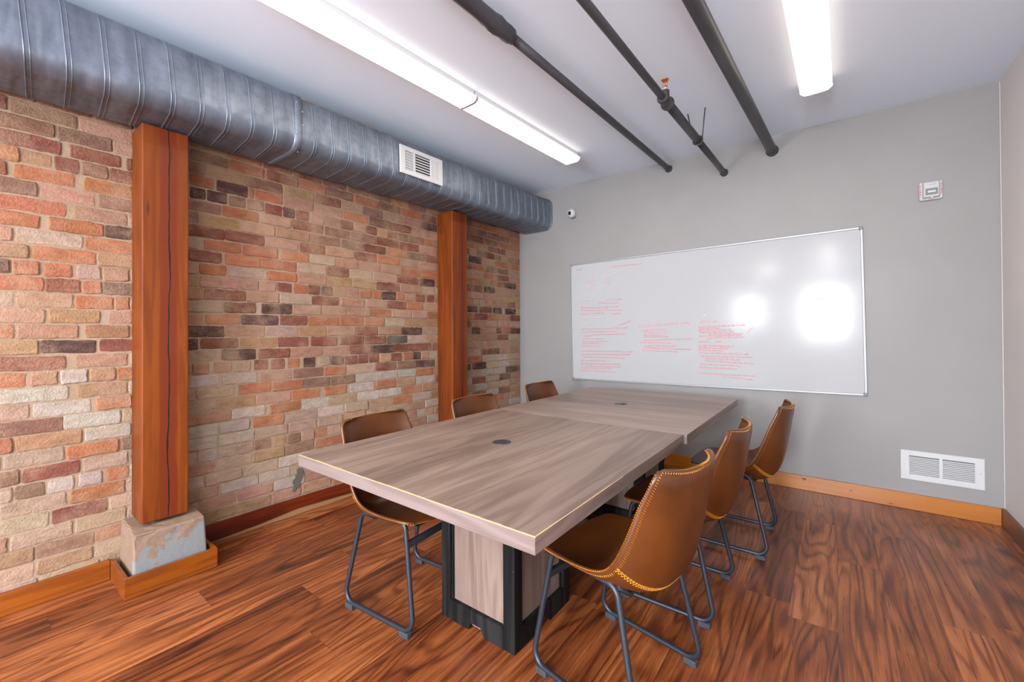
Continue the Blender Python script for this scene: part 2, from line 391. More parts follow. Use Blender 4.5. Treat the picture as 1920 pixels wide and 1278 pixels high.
# wall behind the camera with two window openings
bm = bmesh.new()
xs = [XL-T] + [q for wv in WINS for q in wv[:2]] + [XR+T]
for i in range(0, len(xs), 2): box(bm, xs[i], xs[i+1], YN-T, YN, 0, 2.66)
for x0, x1, z0, z1 in WINS:
    box(bm, x0, x1, YN-T, YN, 0, z0); box(bm, x0, x1, YN-T, YN, z1, 2.66)
struct(mk('wall_front', bm, M['wall_side']))
for i, (x0, x1, z0, z1) in enumerate(WINS):
    bm = bmesh.new(); fr = .05
    for a in ((x0, x0+fr, z0, z1), (x1-fr, x1, z0, z1), (x0+fr, x1-fr, z0, z0+fr), (x0+fr, x1-fr, z1-fr, z1), ((x0+x1)/2-.02, (x0+x1)/2+.02, z0+fr, z1-fr), (x0+fr, x1-fr, (z0+z1)/2-.02, (z0+z1)/2+.02)):
        box(bm, a[0], a[1], YN-.09, YN-.04, a[2], a[3])
    wnd = struct(mk('window_%d' % (i+1), bm, M['white_metal']))

# ---- brick wall: every brick laid on a mortar bed, one mesh
BR = {'S': (204,152,124), 'P': (206,172,146), 'O': (200,122,80), 'R': (150,82,60), 'D': (90,54,46), 'W': (214,196,180), 'T': (192,148,106), 'G': (110,96,88), 'B': (156,112,90)}
FIX = "-14:0.227,0.435,B|-13:0.15,0.356,P|-12:0.023,0.275,P 0.282,0.483,R|-11:0.115,0.337,P 0.344,0.552,O|-10:0.16,0.261,B 0.266,0.363,W 0.368,0.465,W 0.477,0.564,O|-9:0.181,0.381,R 0.387,0.564,P|-8:0.328,0.526,O 0.978,1.154,W 1.166,1.37,O 2.249,2.478,O|-7:0.39,0.575,W 1.044,1.247,W 1.27,1.476,O 1.487,1.694,W 1.925,2.132,W 2.355,2.577,O 3.255,3.467,R 3.704,3.911,D|-6:0.32,0.532,W 1.413,1.624,O 1.645,1.829,O 1.856,2.081,W 2.092,2.294,O 2.509,2.739,W 3.602,3.821,W 3.821,4.036,D|-5:0.215,0.417,W 0.433,0.577,O 0.856,1.065,P 1.083,1.284,O 3.152,3.24,D 3.256,3.476,D|-4:0.116,0.338,W 0.36,0.56,T 0.825,0.981,W 0.99,1.195,W 1.211,1.421,S 1.649,1.829,O 2.092,2.294,R 2.522,2.74,D|-3:0.307,0.409,W 0.838,0.934,T 0.95,1.05,T 1.059,1.16,P 1.173,1.264,R 1.277,1.374,R 1.385,1.476,O 1.491,1.589,D 1.596,1.699,P 1.707,1.803,D 1.921,2.017,R 2.032,2.128,R 2.25,2.351,R 2.374,2.474,O|-2:0.114,0.334,R 0.354,0.56,S 0.992,1.189,D 1.198,1.403,R 1.848,2.052,R 2.498,2.701,R|-1:0.241,0.442,D 0.877,1.089,R 1.318,1.534,R 1.545,1.751,R 1.768,1.984,R 1.989,2.197,R 2.202,2.421,G|0:0.168,0.375,S 0.39,0.57,T 1.913,2.113,R 3.25,3.392,D 3.652,3.756,D|1:0.021,0.258,S 0.266,0.454,T 0.48,0.577,S 0.904,1.101,O 1.332,1.53,R 1.773,1.979,O|2:0.163,0.359,S 0.502,0.566,O 1.001,1.189,R 1.218,1.421,D|3:0.257,0.38,R 0.38,0.458,O 1.562,1.769,R 1.782,1.989,S 1.999,2.214,S 3.188,3.351,D 3.368,3.579,R 3.598,3.758,D 3.807,4.021,D|4:0.152,0.244,O 0.252,0.354,O 0.359,0.454,P 1.527,1.618,R 1.626,1.717,D 1.84,1.937,S 1.951,2.054,O 2.059,2.151,O 2.302,2.387,O 2.512,2.618,R 2.637,2.736,R|5:0.874,1.024,O 1.258,1.455,O|6:0.825,0.995,R 1.01,1.212,O 1.671,1.854,R 2.55,2.743,D 3.181,3.412,R 3.447,3.636,D|7:0.02,0.242,O 0.264,0.461,O 0.898,1.102,O 1.111,1.326,O 1.333,1.539,O 3.563,3.77,R 3.809,4.023,D|8:0.108,0.331,O 0.351,0.557,S 1.466,1.663,R 1.905,2.105,R|9:0.236,0.435,S 1.991,2.194,R 2.205,2.4,O|10:0.02,0.145,R 0.157,0.357,O 0.385,0.576,O 3.207,3.406,D|11:0.283,0.377,R 0.827,0.912,D 1.354,1.437,D 1.444,1.543,R 2.011,2.106,R 2.216,2.315,R 3.44,3.639,R|12:0.107,0.314,R 0.338,0.529,R 0.544,0.578,R 0.827,0.953,O 0.964,1.145,D 1.177,1.358,O 3.734,3.831,R|13:0.917,1.123,T 1.575,1.788,R 2.583,2.773,D|14:0.019,0.144,R 1.036,1.242,O 1.248,1.463,R 2.577,2.759,R 3.512,3.716,R|15:0.232,0.419,R 0.429,0.578,B|16:1.001,1.196,R 3.531,3.736,D"
fixed = {}
for row in FIX.split('|'):
    k, r = row.split(':'); fixed[int(k)] = [(float(a), float(b), c) for a, b, c in (q.split(',') for q in r.split())]
rnd = random.Random(7)
bm = bmesh.new(); box(bm, XL-T, XL-.007, YN, YB, 0, HC+.02, 0)
lay = bm.loops.layers.float_color.new('brick')
def brick(y0, y1, z0, z1, rgb):
    if y1-y0 < .03 or z0 > 2.8: return
    j = lambda a: rnd.uniform(-a, a)
    g = .0042; y0 += g+j(.003); y1 -= g+j(.003); z0 += g+.001+j(.002); z1 -= g-.001+j(.002)
    tl = j(.0035); nseg = max(3, int((y1-y0)/.022)); d = rnd.uniform(.001, .0075)
    outl = []
    cr = .006
    for k in range(nseg+1):
        u = k/nseg; outl.append((y0+cr+(y1-y0-2*cr)*u, z0+j(.0026)-tl*(u-.5)))
    outl.append((y1+j(.002), z0+cr-tl*.5)); outl.append((y1+j(.003), (z0+z1)/2-tl*.5)); outl.append((y1+j(.002), z1-cr-tl*.5))
    for k in range(nseg+1):
        u = 1-k/nseg; outl.append((y0+cr+(y1-y0-2*cr)*u, z1+j(.0026)-tl*(u-.5)))
    outl.append((y0+j(.002), z1-cr+tl*.5)); outl.append((y0+j(.003), (z0+z1)/2+tl*.5)); outl.append((y0+j(.002), z0+cr+tl*.5))
    cy, cz = (y0+y1)/2, (z0+z1)/2; X0 = XL-.008
    A = [bm.verts.new((X0, y, z)) for y, z in outl]
    Bv = [bm.verts.new((XL-.006+d*.6, y, z)) for y, z in outl]
    Cv = []
    for y, z in outl:
        dy, dz = cy-y, cz-z; L = max(1e-6, sqrt(dy*dy+dz*dz))
        Cv.append(bm.verts.new((XL-.006+d+j(.0006), y+dy/abs(dy)*min(abs(dy)*.5, .004) if dy else y, z+dz/abs(dz)*min(abs(dz)*.5, .004) if dz else z)))
    n = len(outl); fs = []
    for P_, Q_ in ((A, Bv), (Bv, Cv)):
        for k in range(n): fs.append(bm.faces.new((P_[k], P_[(k+1) % n], Q_[(k+1) % n], Q_[k])))
    fs.append(bm.faces.new(Cv))
    c = lin(*rgb); c = (c[0], c[1], c[2], 1)
    for f in fs:
        f.material_index = 1
        for l in f.loops: l[lay] = c
PZ = .0745; Z0 = 1.239
def pick(z):
    r = rnd.random()
    tbl = [('S', .40), ('P', .16), ('O', .16), ('T', .10), ('R', .12), ('D', .06)]
    if z < 1.0: tbl = [('P', .34), ('W', .22), ('S', .18), ('T', .06), ('O', .08), ('B', .12)]
    if z > 1.9: tbl = [('B', .34), ('R', .18), ('S', .22), ('T', .12), ('O', .12), ('D', .02)]  # top courses browner: the shade under the duct is put into the brick colours
    for c, p_ in tbl:
        r -= p_
        if r < 0: return c
    return 'S'
for k in range(-17, 22):
    z0 = Z0+k*PZ; z1 = z0+PZ
    if z1 < .02: continue
    z0 = max(z0, 0.)
    hd = (k % 7 == 4); L = .105 if hd else .212
    fx_ = sorted(fixed.get(k, []))
    cur = YN
    seq = []
    for a, b, c in fx_+[(YB, YB, None)]:
        gap = a-cur
        if gap > .02:
            if cur == YN and gap > L:
                st = rnd.uniform(.3, 1.)*L; seq.append((cur, cur+st, None)); cur += st; gap = a-cur
            nb = max(1, round(gap/L)); ws = [1+rnd.uniform(-.08, .08)*(nb > 1) for _ in range(nb)]; sm_ = sum(ws); yy_ = cur
            for w_ in ws: seq.append((yy_, yy_+gap*w_/sm_, None)); yy_ += gap*w_/sm_
        if c: seq.append((a, b, c)); cur = b
    for a, b, c in seq:
        c = c or pick(z0); rgb = BR[c]
        v_ = rnd.uniform(-10, 10); rgb = tuple(max(20, min(245, q+v_+rnd.uniform(-5, 5))) for q in rgb)
        brick(a, b, z0, z1, rgb)
struct(mk('wall_left', bm, [M['mortar'], M['brick']]))

# dark cement patch smeared on the lower bricks
bm = bmesh.new(); rp = random.Random(11); cyp, czp = 1.455, .240
ring = []
for k in range(26):
    a = 2*pi*k/26; rr_ = 1+rp.uniform(-.28, .22); ring.append((cyp+.036*rr_*cos(a)+.018*sin(a), czp+.085*rr_*sin(a)))
v0 = [bm.verts.new((XL-.010, y, z)) for y, z in ring]; v1 = [bm.verts.new((XL+.004+rp.uniform(-.001, .001), cyp+(y-cyp)*.88, czp+(z-czp)*.9)) for y, z in ring]
for k in range(26): bm.faces.new((v0[k], v0[(k+1) % 26], v1[(k+1) % 26], v1[k]))
bm.faces.new(v1); bmesh.ops.recalc_face_normals(bm, faces=bm.faces)
struct(mk('trim_3', bm, M['cement']))
# ---- skirting boards
def skirt(name, x0, x1, y0, y1, z0, z1, mat): return struct(mk(name, bbox(x0, x1, y0, y1, z0, z1, .0015), mat))
skirt('baseboard_back', XL+.0, XR-.021, YB-.021, YB-.001, 0.001, .111, M['amber_x'])
skirt('baseboard_right', XR-.02, XR-.001, YN, YB-.001, 0.001, .111, M['darkbase'])
skirt('baseboard_left', XL-.002, XL+.026, YN, .484, 0.001, .100, M['amber'])
# red stained board with an uneven lower edge over a pale strip
bm = bmesh.new(); ys = [.87+i*(YB-.022-.87)/60 for i in range(61)]; rr = random.Random(3)
def lowz(y): return .034 - .020*max(0, 1-abs(y-.95)/.5) - .014*max(0, 1-abs(y-2.0)/.3) + .010*max(0, 1-abs(y-1.45)/.25)
rows = []
for y in ys:
    zl = lowz(y); rows.append([bm.verts.new(p) for p in ((XL-.002, y, zl), (XL+.016, y, zl), (XL+.016, y, .118), (XL-.002, y, .118))])
for a, b in zip(rows, rows[1:]):
    for k in range(4): bm.faces.new((a[k], b[k], b[(k+1) % 4], a[(k+1) % 4]))
bm.faces.new(rows[0]); bm.faces.new(rows[-1][::-1]); bmesh.ops.recalc_face_normals(bm, faces=bm.faces)
struct(mk('baseboard_left_red', bm, M['redwood']))
skirt('trim_1', XL-.002, XL+.011, .87, YB-.022, .001, .050, M['cream'])
# caulk bead down the far right corner and along the ceiling line
bm = bmesh.new(); box(bm, XR-.006, XR-.001, YB-.006, YB-.001, .112, HC-.005); struct(mk('trim_2', bm, M['caulk']))

# ================================================================== POSTS
def post(y0, y1, ztop, zbot, mat, label, name='timber_post'):
    bm = bbox(-.1, .1, -(y1-y0)/2, (y1-y0)/2, zbot, ztop, .006, 2)
    o = mk(name, bm, mat, loc=(XL+.1, (y0+y1)/2, 0)); return tag(o, label, 'post', 'timber posts against the brick wall')
P1 = post(.572, .770, 2.343, .296, M['post_a'], 'nearer orange brown timber post on a flaking concrete block against the brick wall')
P2 = post(2.772, 2.972, 2.388, .300, M['post_b'], 'farther orange brown timber post, rising behind the chairs on the brick wall side')
# concrete pier blocks, slightly tapered with a worn top edge
def pier(yc, label):
    bm = bmesh.new(); v, _ = box(bm, XL, XL+.283, yc-.157, yc+.157, 0.001, .290)
    for q in v:
        if q.co.z > .1:
            if q.co.x > XL+.1: q.co.x -= .018; q.co.z -= .016
            q.co.y += (.010 if q.co.y < yc else -.010)
    bevel(bm, .010, 3)
    bmesh.ops.subdivide_edges(bm, edges=[e for e in bm.edges if e.calc_length() > .08], cuts=6, use_grid_fill=True)
    rr = random.Random(int(yc*10))
    for q in bm.verts:
        if q.co.z > .22 and q.co.x > XL+.02: q.co += Vector((rr.uniform(-.003, .003), rr.uniform(-.003, .003), rr.uniform(-.003, .002)))
    o = mk('concrete_block', bm, M['concrete']); return tag(o, label, 'concrete block', 'concrete blocks under the timber posts')
B1 = pier(.678, 'concrete block with flaking pale paint under the nearer timber post')
B2 = pier(2.872, 'concrete block under the farther timber post, behind the conference table')
def surround(y0, y1, label):
    t_ = thing('block_surround', label, 'wood trim', (XL, (y0+y1)/2, 0), 0, 'wooden surrounds at the feet of the posts'); h = (y1-y0)/2
    mk('front_board', bbox(.300, .320, -h, h, .001, .101, .0015), M['amber'], t_)
    mk('side_board', bbox(.027, .2995, -h, -h+.018, .001, .101, .0015), M['amber'], t_)
    mk('side_board', bbox(.027, .2995, h-.018, h, .001, .101, .0015), M['amber'], t_)
surround(.485, .866, 'amber wooden boards boxing in the painted concrete block of the nearer post')

# ================================================================== DUCT
def duct():
    y0, y1 = -.9, YB-.002
    def sect(n=9):
        x0, x1, z0, z1, r = -2.985, -2.548, -.170, .178, .085; out = []
        for cx, cz, a0 in ((x1-r, z0+r, -90), (x1-r, z1-r, 0), (x0+r, z1-r, 90), (x0+r, z0+r, 180)):
            for k in range(n): a = radians(a0+90*k/(n-1)); out.append((cx+r*cos(a), cz+r*sin(a)))
        return out
    def zc(y): return 2.425+.170-.0213*(YB-y)
    sec = sect(); N = len(sec)
    per = [0]
    for i in range(N): a, b = sec[i], sec[(i+1) % N]; per.append(per[-1]+sqrt((a[0]-b[0])**2+(a[1]-b[1])**2))
    LP = per[-1]
    bm = bmesh.new(); rings = []; ny = 40
    for i in range(ny+1):
        y = y0+(y1-y0)*i/ny; rings.append([bm.verts.new((x, y, zc(y)+z)) for x, z in sec])
    for a, b in zip(rings, rings[1:]):
        for k in range(N):
            f = bm.faces.new((a[k], a[(k+1) % N], b[(k+1) % N], b[k])); f.smooth = True
    bm.faces.new(rings[0]); bm.faces.new(rings[-1][::-1])
    # spiral lock seam: double bead wound round the section
    PT = .118
    def wind(off, rad):
        pts = []; turns = int((y1-y0-.06)/PT); st = 44
        for i in range(turns*st):
            u = (i/st) % 1.; y = y0+.03+off+PT*i/st
            s_ = (u)*LP; j = max(q for q in range(N) if per[q] <= s_+1e-9); fr = (s_-per[j])/(per[j+1]-per[j])
            a, b = sec[j], sec[(j+1) % N]; pts.append((a[0]+(b[0]-a[0])*fr, y, zc(y)+a[1]+(b[1]-a[1])*fr))
        tube(bm, pts, rad, 6)
    # the winding runs from the bottom front upward while moving towards the camera
    sec = sec[::-1]; per = [0]
    for i in range(N): a, b = sec[i], sec[(i+1) % N]; per.append(per[-1]+sqrt((a[0]-b[0])**2+(a[1]-b[1])**2))
    sec_w = sec
    def wind2(off, rad):
        pts = []; turns = int((y1-y0-.10)/PT); st = 60
        for i in range(turns*st):
            u = (i/st) % 1.; y = y0+.03+off+PT*i/st; s_ = u*LP
            j = max(q for q in range(N) if per[q] <= s_+1e-9); fr = (s_-per[j])/(per[j+1]-per[j])
            a, b = sec[j], sec[(j+1) % N]; pts.append((a[0]+(b[0]-a[0])*fr, y, zc(y)+a[1]+(b[1]-a[1])*fr))
        tube(bm, pts, rad, 6)
    wind2(.0, .0030); wind2(.016, .0022)
    o = mk('air_duct', bm, M['duct']); tag(o, 'long grey galvanised spiral seam duct along the top of the brick wall', 'duct')
    # slip coupling with screws
    bm = bmesh.new(); yj = 1.245; rg = []
    cxm, czm = -2.766, 0
    for y, gr in ((yj-.024, .0), (yj-.022, .003), (yj-.004, .003), (yj, .0038), (yj+.004, .003), (yj+.02, .003), (yj+.022, 0.)):
        rg.append([bm.verts.new((x+(x-cxm)/.218*gr, y, zc(y)+z+(z/.17)*gr)) for x, z in sec])
    for a, b in zip(rg, rg[1:]):
        for k in range(N): f = bm.faces.new((a[k], a[(k+1) % N], b[(k+1) % N], b[k])); f.smooth = True
    bmesh.ops.recalc_face_normals(bm, faces=bm.faces)
    cp = mk('duct_coupling', bm, M['duct'], o)
    for (x, z, dy) in ((-2.546, .10, -.018), (-2.546, -.02, .018), (-2.60, -.168, -.018), (-2.60, -.168, .018), (-2.546, .06, .018), (-2.546, -.08, -.018)):
        bm = bmesh.new(); lathe(bm, [(.004, -.001), (.0045, .006), (.003, .009)], 8, (x, yj+dy, zc(yj)+z), 'X' if z > -.1 else 'Z'); mk('screw', bm, M['frame_alu'], cp)
    # end flange bead against the grey wall
    bm = bmesh.new(); tube(bm, [(x+(x-cxm)*.02, y1-.006, zc(y1)+z*1.02) for x, z in sec], .005, 6, closed=True); mk('end_flange', bm, M['duct'], o)
    # smeared sealant along the upper front shoulder
    bm = bmesh.new(); rr = random.Random(5); pts = []; rad = []
    for i in range(90):
        y = 1.27+i*.031
        if y > YB-.05: break
        pts.append((-2.573, y, zc(y)+.153+rr.uniform(-.003, .003))); rad.append(rr.uniform(.002, .006))
    tube(bm, pts, rad, 6); mk('sealant_bead', bm, M['sealant'], o)
    return o
duct()

# supply register on the duct
rg = thing('supply_register', 'white three section air register mounted on the grey duct', 'air vent', (-2.5415, 2.187, 2.551), 0)
rg.rotation_euler = (radians(1.2), 0, 0)
def reg_frame(parent, W, H, ap, d, mat, rim=.004):
    """flat face plate in the local y z plane with openings ap = [(y0,y1,z0,z1)]"""
    bm = bmesh.new(); ys = sorted({-W/2, W/2} | {a[0] for a in ap} | {a[1] for a in ap}); zs = sorted({-H/2, H/2} | {a[2] for a in ap} | {a[3] for a in ap})
    for ya, yb in zip(ys, ys[1:]):
        for za, zb in zip(zs, zs[1:]):
            yc, zc_ = (ya+yb)/2, (za+zb)/2
            if any(a[0] < yc < a[1] and a[2] < zc_ < a[3] for a in ap): continue
            box(bm, 0, d, ya, yb, za, zb)
    bmesh.ops.remove_doubles(bm, verts=bm.verts, dist=1e-5)
    return mk('face_plate', bm, mat, parent)
ap = [(-.165, -.085, -.072, .072), (-.070, .085, -.072, .072), (.098, .165, -.072, .072)]
reg_frame(rg, .42, .205, ap, .012, M['white_metal'])
bm = bmesh.new(); box(bm, -.004, .0005, -.175, .175, -.08, .08); mk('dark_back', bm, M['dark_void'], rg)
bm = bmesh.new()
for i in range(7):
    v, _ = box(bm, .001, .008, -.070, .085, -.066+i*.0205, -.066+i*.0205+.0085)
    for q in v:
        if q.co.x > .005: q.co.z -= .003
mk('horizontal_louvers', bm, M['white_metal'], rg)
bm = bmesh.new()
for i in range(6): box(bm, .004, .009, -.163+i*.014, -.163+i*.014+.005, -.072, .072)
for i in range(7): box(bm, .001, .004, -.165, -.085, -.068+i*.0205, -.068+i*.0205+.009)
mk('grid_louvers', bm, M['white_metal'], rg)
bm = bmesh.new()
for i in range(5):
    v, _ = box(bm, .001, .010, .098+i*.0134, .098+i*.0134+.0125, -.072, .072)
    for q in v:
        if q.co.x > .005: q.co.y -= .004
mk('vertical_louvers', bm, M['white_metal'], rg)

# ================================================================== CEILING LIGHTS
def fixture(x, y0, y1, label, rz):
    L = (y1-y0)/2-.003; yc = (y0+y1)/2; zc = ceil_z(yc)
    t_ = thing('ceiling_light', label, 'ceiling light', (x, yc, zc), 0, 'long tube light fixtures on the ceiling'); t_.rotation_euler = (math.atan(SL), 0, rz)
    bm = bmesh.new(); box(bm, -.064, .064, -L, L, -.0455, -.002); bevel(bm, .002); mk('housing', bm, M['fixture'], t_)
    bm = bmesh.new(); prof = [(-.084, -.046), (-.084, -.060), (-.062, -.078), (-.030, -.080), (.030, -.080), (.062, -.078), (.084, -.060), (.084, -.046)]
    a = [bm.verts.new((px, -L+.006, pz)) for px, pz in prof]; b = [bm.verts.new((px, L-.006, pz)) for px, pz in prof]
    for k in range(len(prof)): f = bm.faces.new((a[k], a[(k+1) % 8], b[(k+1) % 8], b[k]))
    bm.faces.new(a); bm.faces.new(b); bmesh.ops.recalc_face_normals(bm, faces=bm.faces)
    mk('diffuser', bm, M['diffuser'], t_)
    for sgn in (-1, 1):
        bm = bmesh.new(); ya = sgn*(L-.0065); yb = sgn*L; y_0, y_1 = min(ya, yb), max(ya, yb)
        pr = [(-.087, -.046), (-.087, -.062), (-.064, -.081), (-.030, -.083), (.030, -.083), (.064, -.081), (.087, -.062), (.087, -.046)]
        A = [bm.verts.new((px, y_0, pz)) for px, pz in pr]; Bq = [bm.verts.new((px, y_1, pz)) for px, pz in pr]
        for k in range(8): bm.faces.new((A[k], A[(k+1) % 8], Bq[(k+1) % 8], Bq[k]))
        bm.faces.new(A); bm.faces.new(Bq[::-1]); bmesh.ops.recalc_face_normals(bm, faces=bm.faces); mk('end_cap', bm, M['fixture'], t_)
fixture(-1.930, .72, 2.040, 'near lit tube light of the end-to-end pair running beside the duct', -.028)
fixture(-1.893, 2.042, 3.365, 'far lit tube light of the end-to-end pair, ending close to the grey wall', -.028)
fixture(-.094, 2.005, 3.335, 'lone lit tube light on the right side of the ceiling, beyond the three black pipes', -.012)

# ================================================================== PIPES
def pipe_thing(name, label, x_end, z_end, drift, y0, segs, cat='pipe'):
    """segs = [(y_from, y_to, radius)]"""
    t_ = thing(name, label, cat, (x_end, YB, z_end), 0, 'black pipes hung under the ceiling'); k = SL
    def P(y): return (drift*(YB-y)*-1, y-YB, -k*(YB-y))
    bm = bmesh.new()
    for a, b, r in segs: tube(bm, [P(a), P((a+b)/2), P(b)], r, 20)
    mk('pipe_run', bm, M['pipe'], t_)
    bm = bmesh.new(); R = segs[-1][2]; lathe(bm, [(R+.001, -.030), (R+.006, -.026), (R+.007, -.012), (R+.010, -.010), (R+.010, -.002)], 20, (0, 0, 0), 'Y'); mk('wall_collar', bm, M['pipe'], t_)
    return t_, P
ta, Pa = pipe_thing('black_pipe', 'leftmost and thinnest of the three black ceiling pipes, with a thick lumpy near end', -1.245, 2.802, .018, .6, [(1.62, YB-.002, .024)])
# thick insulated near end with a rough broken edge
bm = bmesh.new(); rr = random.Random(2); pts = []; rad = []
for i in range(26):
    y = .75+i*.038; pts.append(Pa(y)); rad.append(.038+(.006 if i > 20 else 0)*rr.random()-(.010 if i == 25 else 0))
rings = tube(bm, pts, rad, 20)
for ring in rings[20:]:
    for q in ring: q.co += Vector((rr.uniform(-.005, .005), rr.uniform(-.004, .004), rr.uniform(-.005, .005)))
mk('lumpy_sleeve', bm, M['pipe'], ta)
tb, Pb = pipe_thing('sprinkler_pipe', 'middle black ceiling pipe hung lower on rods and carrying a fire sprinkler', -.767, 2.655, .012, .6, [(.7, 2.53, .020), (2.53, 3.27, .027), (3.27, YB-.002, .023)])
# tee fitting
bm = bmesh.new(); yt = 2.53; p0 = Vector(Pb(yt))
tube(bm, [p0+Vector((0, -.055, 0)), p0+Vector((0, -.040, 0)), p0+Vector((0, -.039, 0)), p0+Vector((0, .039, 0)), p0+Vector((0, .040, 0)), p0+Vector((0, .058, 0))], [.030, .036, .032, .032, .040, .037], 20)
tube(bm, [p0, p0+Vector((0, 0, .030)), p0+Vector((0, 0, .031)), p0+Vector((0, 0, .055))], [.020, .020, .024, .024], 16)
mk('tee_fitting', bm, M['pipe'], tb)
hp = p0+Vector((0, 0, .056))
# hanger: ring and two rods up to the ceiling
bm = bmesh.new(); yh = 3.24; ph = Vector(Pb(yh))
tube(bm, [ph+Vector((.032*cos(a*pi/12), 0, .032*sin(a*pi/12))) for a in range(24)], .0045, 8, closed=True)
mk('hanger_ring', bm, M['pipe'], tb)
for dx, dy, tx, ty in ((.030, 0, .040, .0), (-.030, .02, -.083, .02)):
    bm = bmesh.new(); wy = yh+dy+ty; top = Vector((tx, yh+ty-YB, ceil_z(yh+ty)-2.655-.001))
    tube(bm, [ph+Vector((dx, 0, .005)), top], .0042, 8); mk('hanger_rod', bm, M['pipe'], tb)
# sprinkler head (screwed into the tee, upright)
sh = thing('fire_sprinkler', 'small brass fire sprinkler with a red bulb standing up from the middle black pipe', 'sprinkler', tuple(hp+Vector((-.767, YB, 2.655))))
bm = bmesh.new(); lathe(bm, [(.011, 0), (.011, .012), (.014, .012), (.014, .018)], 12); mk('thread_seal', bm, M['white_plastic'], sh)
bm = bmesh.new(); lathe(bm, [(.015, .0185), (.015, .026), (.008, .028), (.006, .032)], 6, smooth=False)
for s_ in (-1, 1): tube(bm, [(s_*.011, 0, .026), (s_*.014, 0, .042), (s_*.006, 0, .060)], .0023, 8)
mk('frame_arms', bm, M['brass'], sh)
bm = bmesh.new(); lathe(bm, [(.0023, .0325), (.0035, .045), (.0023, .058)], 10); mk('glass_bulb', bm, M['red'], sh)
bm = bmesh.new(); lathe(bm, [(.008, .0605), (.021, .0625), (.022, .066), (.010, .069)], 16)
for k in range(8):
    a = k*pi/4; box(bm, .018*cos(a)-.003, .018*cos(a)+.003, .018*sin(a)-.003, .018*sin(a)+.003, .061, .066)
mk('deflector', bm, M['brass'], sh)
tc, Pc = pipe_thing('black_pipe', 'rightmost and thickest of the three black ceiling pipes', -.404, 2.752, .036, .6, [(.7, YB-.002, .036)])

# ================================================================== BACK WALL FITTINGS
# return air grille
g = thing('return_air_grille', 'white two panel return air grille low on the grey wall', 'air vent', (.568, YB-.001, .3125), radians(-90))
reg_frame(g, .408, .204, [(-.160, -.008, -.066, .066), (.008, .160, -.066, .066)], .010, M['white_metal'])
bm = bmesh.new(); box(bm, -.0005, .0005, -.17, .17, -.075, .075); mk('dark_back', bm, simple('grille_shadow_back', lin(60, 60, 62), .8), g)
for a, b in ((-.160, -.008), (.008, .160)):
    bm = bmesh.new()
    for i in range(11):
        z = -.0655+i*.0120; v, _ = box(bm, .001, .009, a, b, z, z+.0048)
        for q in v:
            if q.co.x > .005: q.co.z -= .0035
    mk('louver_panel', bm, M['white_metal'], g)
for sy in (-.185, .185):
    bm = bmesh.new(); lathe(bm, [(.0035, .0095), (.0035, .0115)], 10, (0, sy, 0), 'X'); mk('screw', bm, M['frame_alu'], g)

# whiteboard (hangs very slightly tilted)
BW, BH = 2.470, 1.257
wb = thing('whiteboard', 'large silver framed whiteboard with red marker notes on the grey wall', 'whiteboard', (-2.2835, YB-.002, .7415), 0)
wb.rotation_euler = (0, -.0145, 0)
bm = bmesh.new(); box(bm, .006, BW-.006, -.014, 0, .006, BH-.006); mk('writing_panel', bm, M['board'], wb)
for nm, a in (('frame_rail', (0.012, BW-.012, 0, .016)), ('frame_rail', (0.012, BW-.012, BH-.016, BH)), ('frame_rail', (0, .016, .012, BH-.012)), ('frame_rail', (BW-.016, BW, .012, BH-.012))):
    mk(nm, bbox(a[0], a[1], -.020, 0, a[2], a[3], .003), M['frame_alu'], wb)
for cx, cz in ((.011, .011), (BW-.011, .011), (.011, BH-.011), (BW-.011, BH-.011)):
    mk('corner_cap', bbox(cx-.013, cx+.013, -.0225, 0, cz-.013, cz+.013, .004), M['corner_cap'], wb)
# handwriting: strokes as thin raised ribbons
def scribble(bm, x, z, L, h, seed, slope=0., wd=.0016):
    rr = random.Random(seed); t_ = 0.; pts = []
    def ribbon(ps):
        if len(ps) < 2: return
        vs = []
        for i, (px, pz) in enumerate(ps):
            a = ps[max(0, i-1)]; b = ps[min(len(ps)-1, i+1)]; dx, dz = b[0]-a[0], b[1]-a[1]; l = sqrt(dx*dx+dz*dz) or 1
            nx, nz = -dz/l*wd, dx/l*wd
            vs.append((bm.verts.new((px+nx, -.0146, pz+nz)), bm.verts.new((px-nx, -.0146, pz-nz))))
        for (a, b), (c, d) in zip(vs, vs[1:]): bm.faces.new((a, b, d, c))
    while t_ < L:
        nl = rr.randint(3, 8); ps = []; cx = t_
        for k in range(nl):
            kind = rr.random(); w_ = h*rr.uniform(.45, .75)
            top = h*(1.5 if kind < .18 else 1.); bot = -h*.5 if .18 < kind < .26 else 0
            for u in range(5):
                a = u/4*2*pi; ps.append((cx+w_*u/4+.18*w_*sin(a), (top if u in (1, 2) else bot)*.5*(1-cos(a))*.9+bot*.3))
            cx += w_
        cx = min(cx, L+h)
        ribbon([(x+px, z+pz+slope*px) for px, pz in ps]); t_ = cx+h*.8
def px_lines(L_, mat, name, wd=.0016, hh=.013):
    """each entry: x, z (metres on the board), length"""
    for i, (x, z, L, *r) in enumerate(L_):
        bm = bmesh.new(); scribble(bm, x, z, L, r[0] if r else hh, i*7+len(L_), r[1] if len(r) > 1 else 0., wd); mk(name, bm, mat, wb)
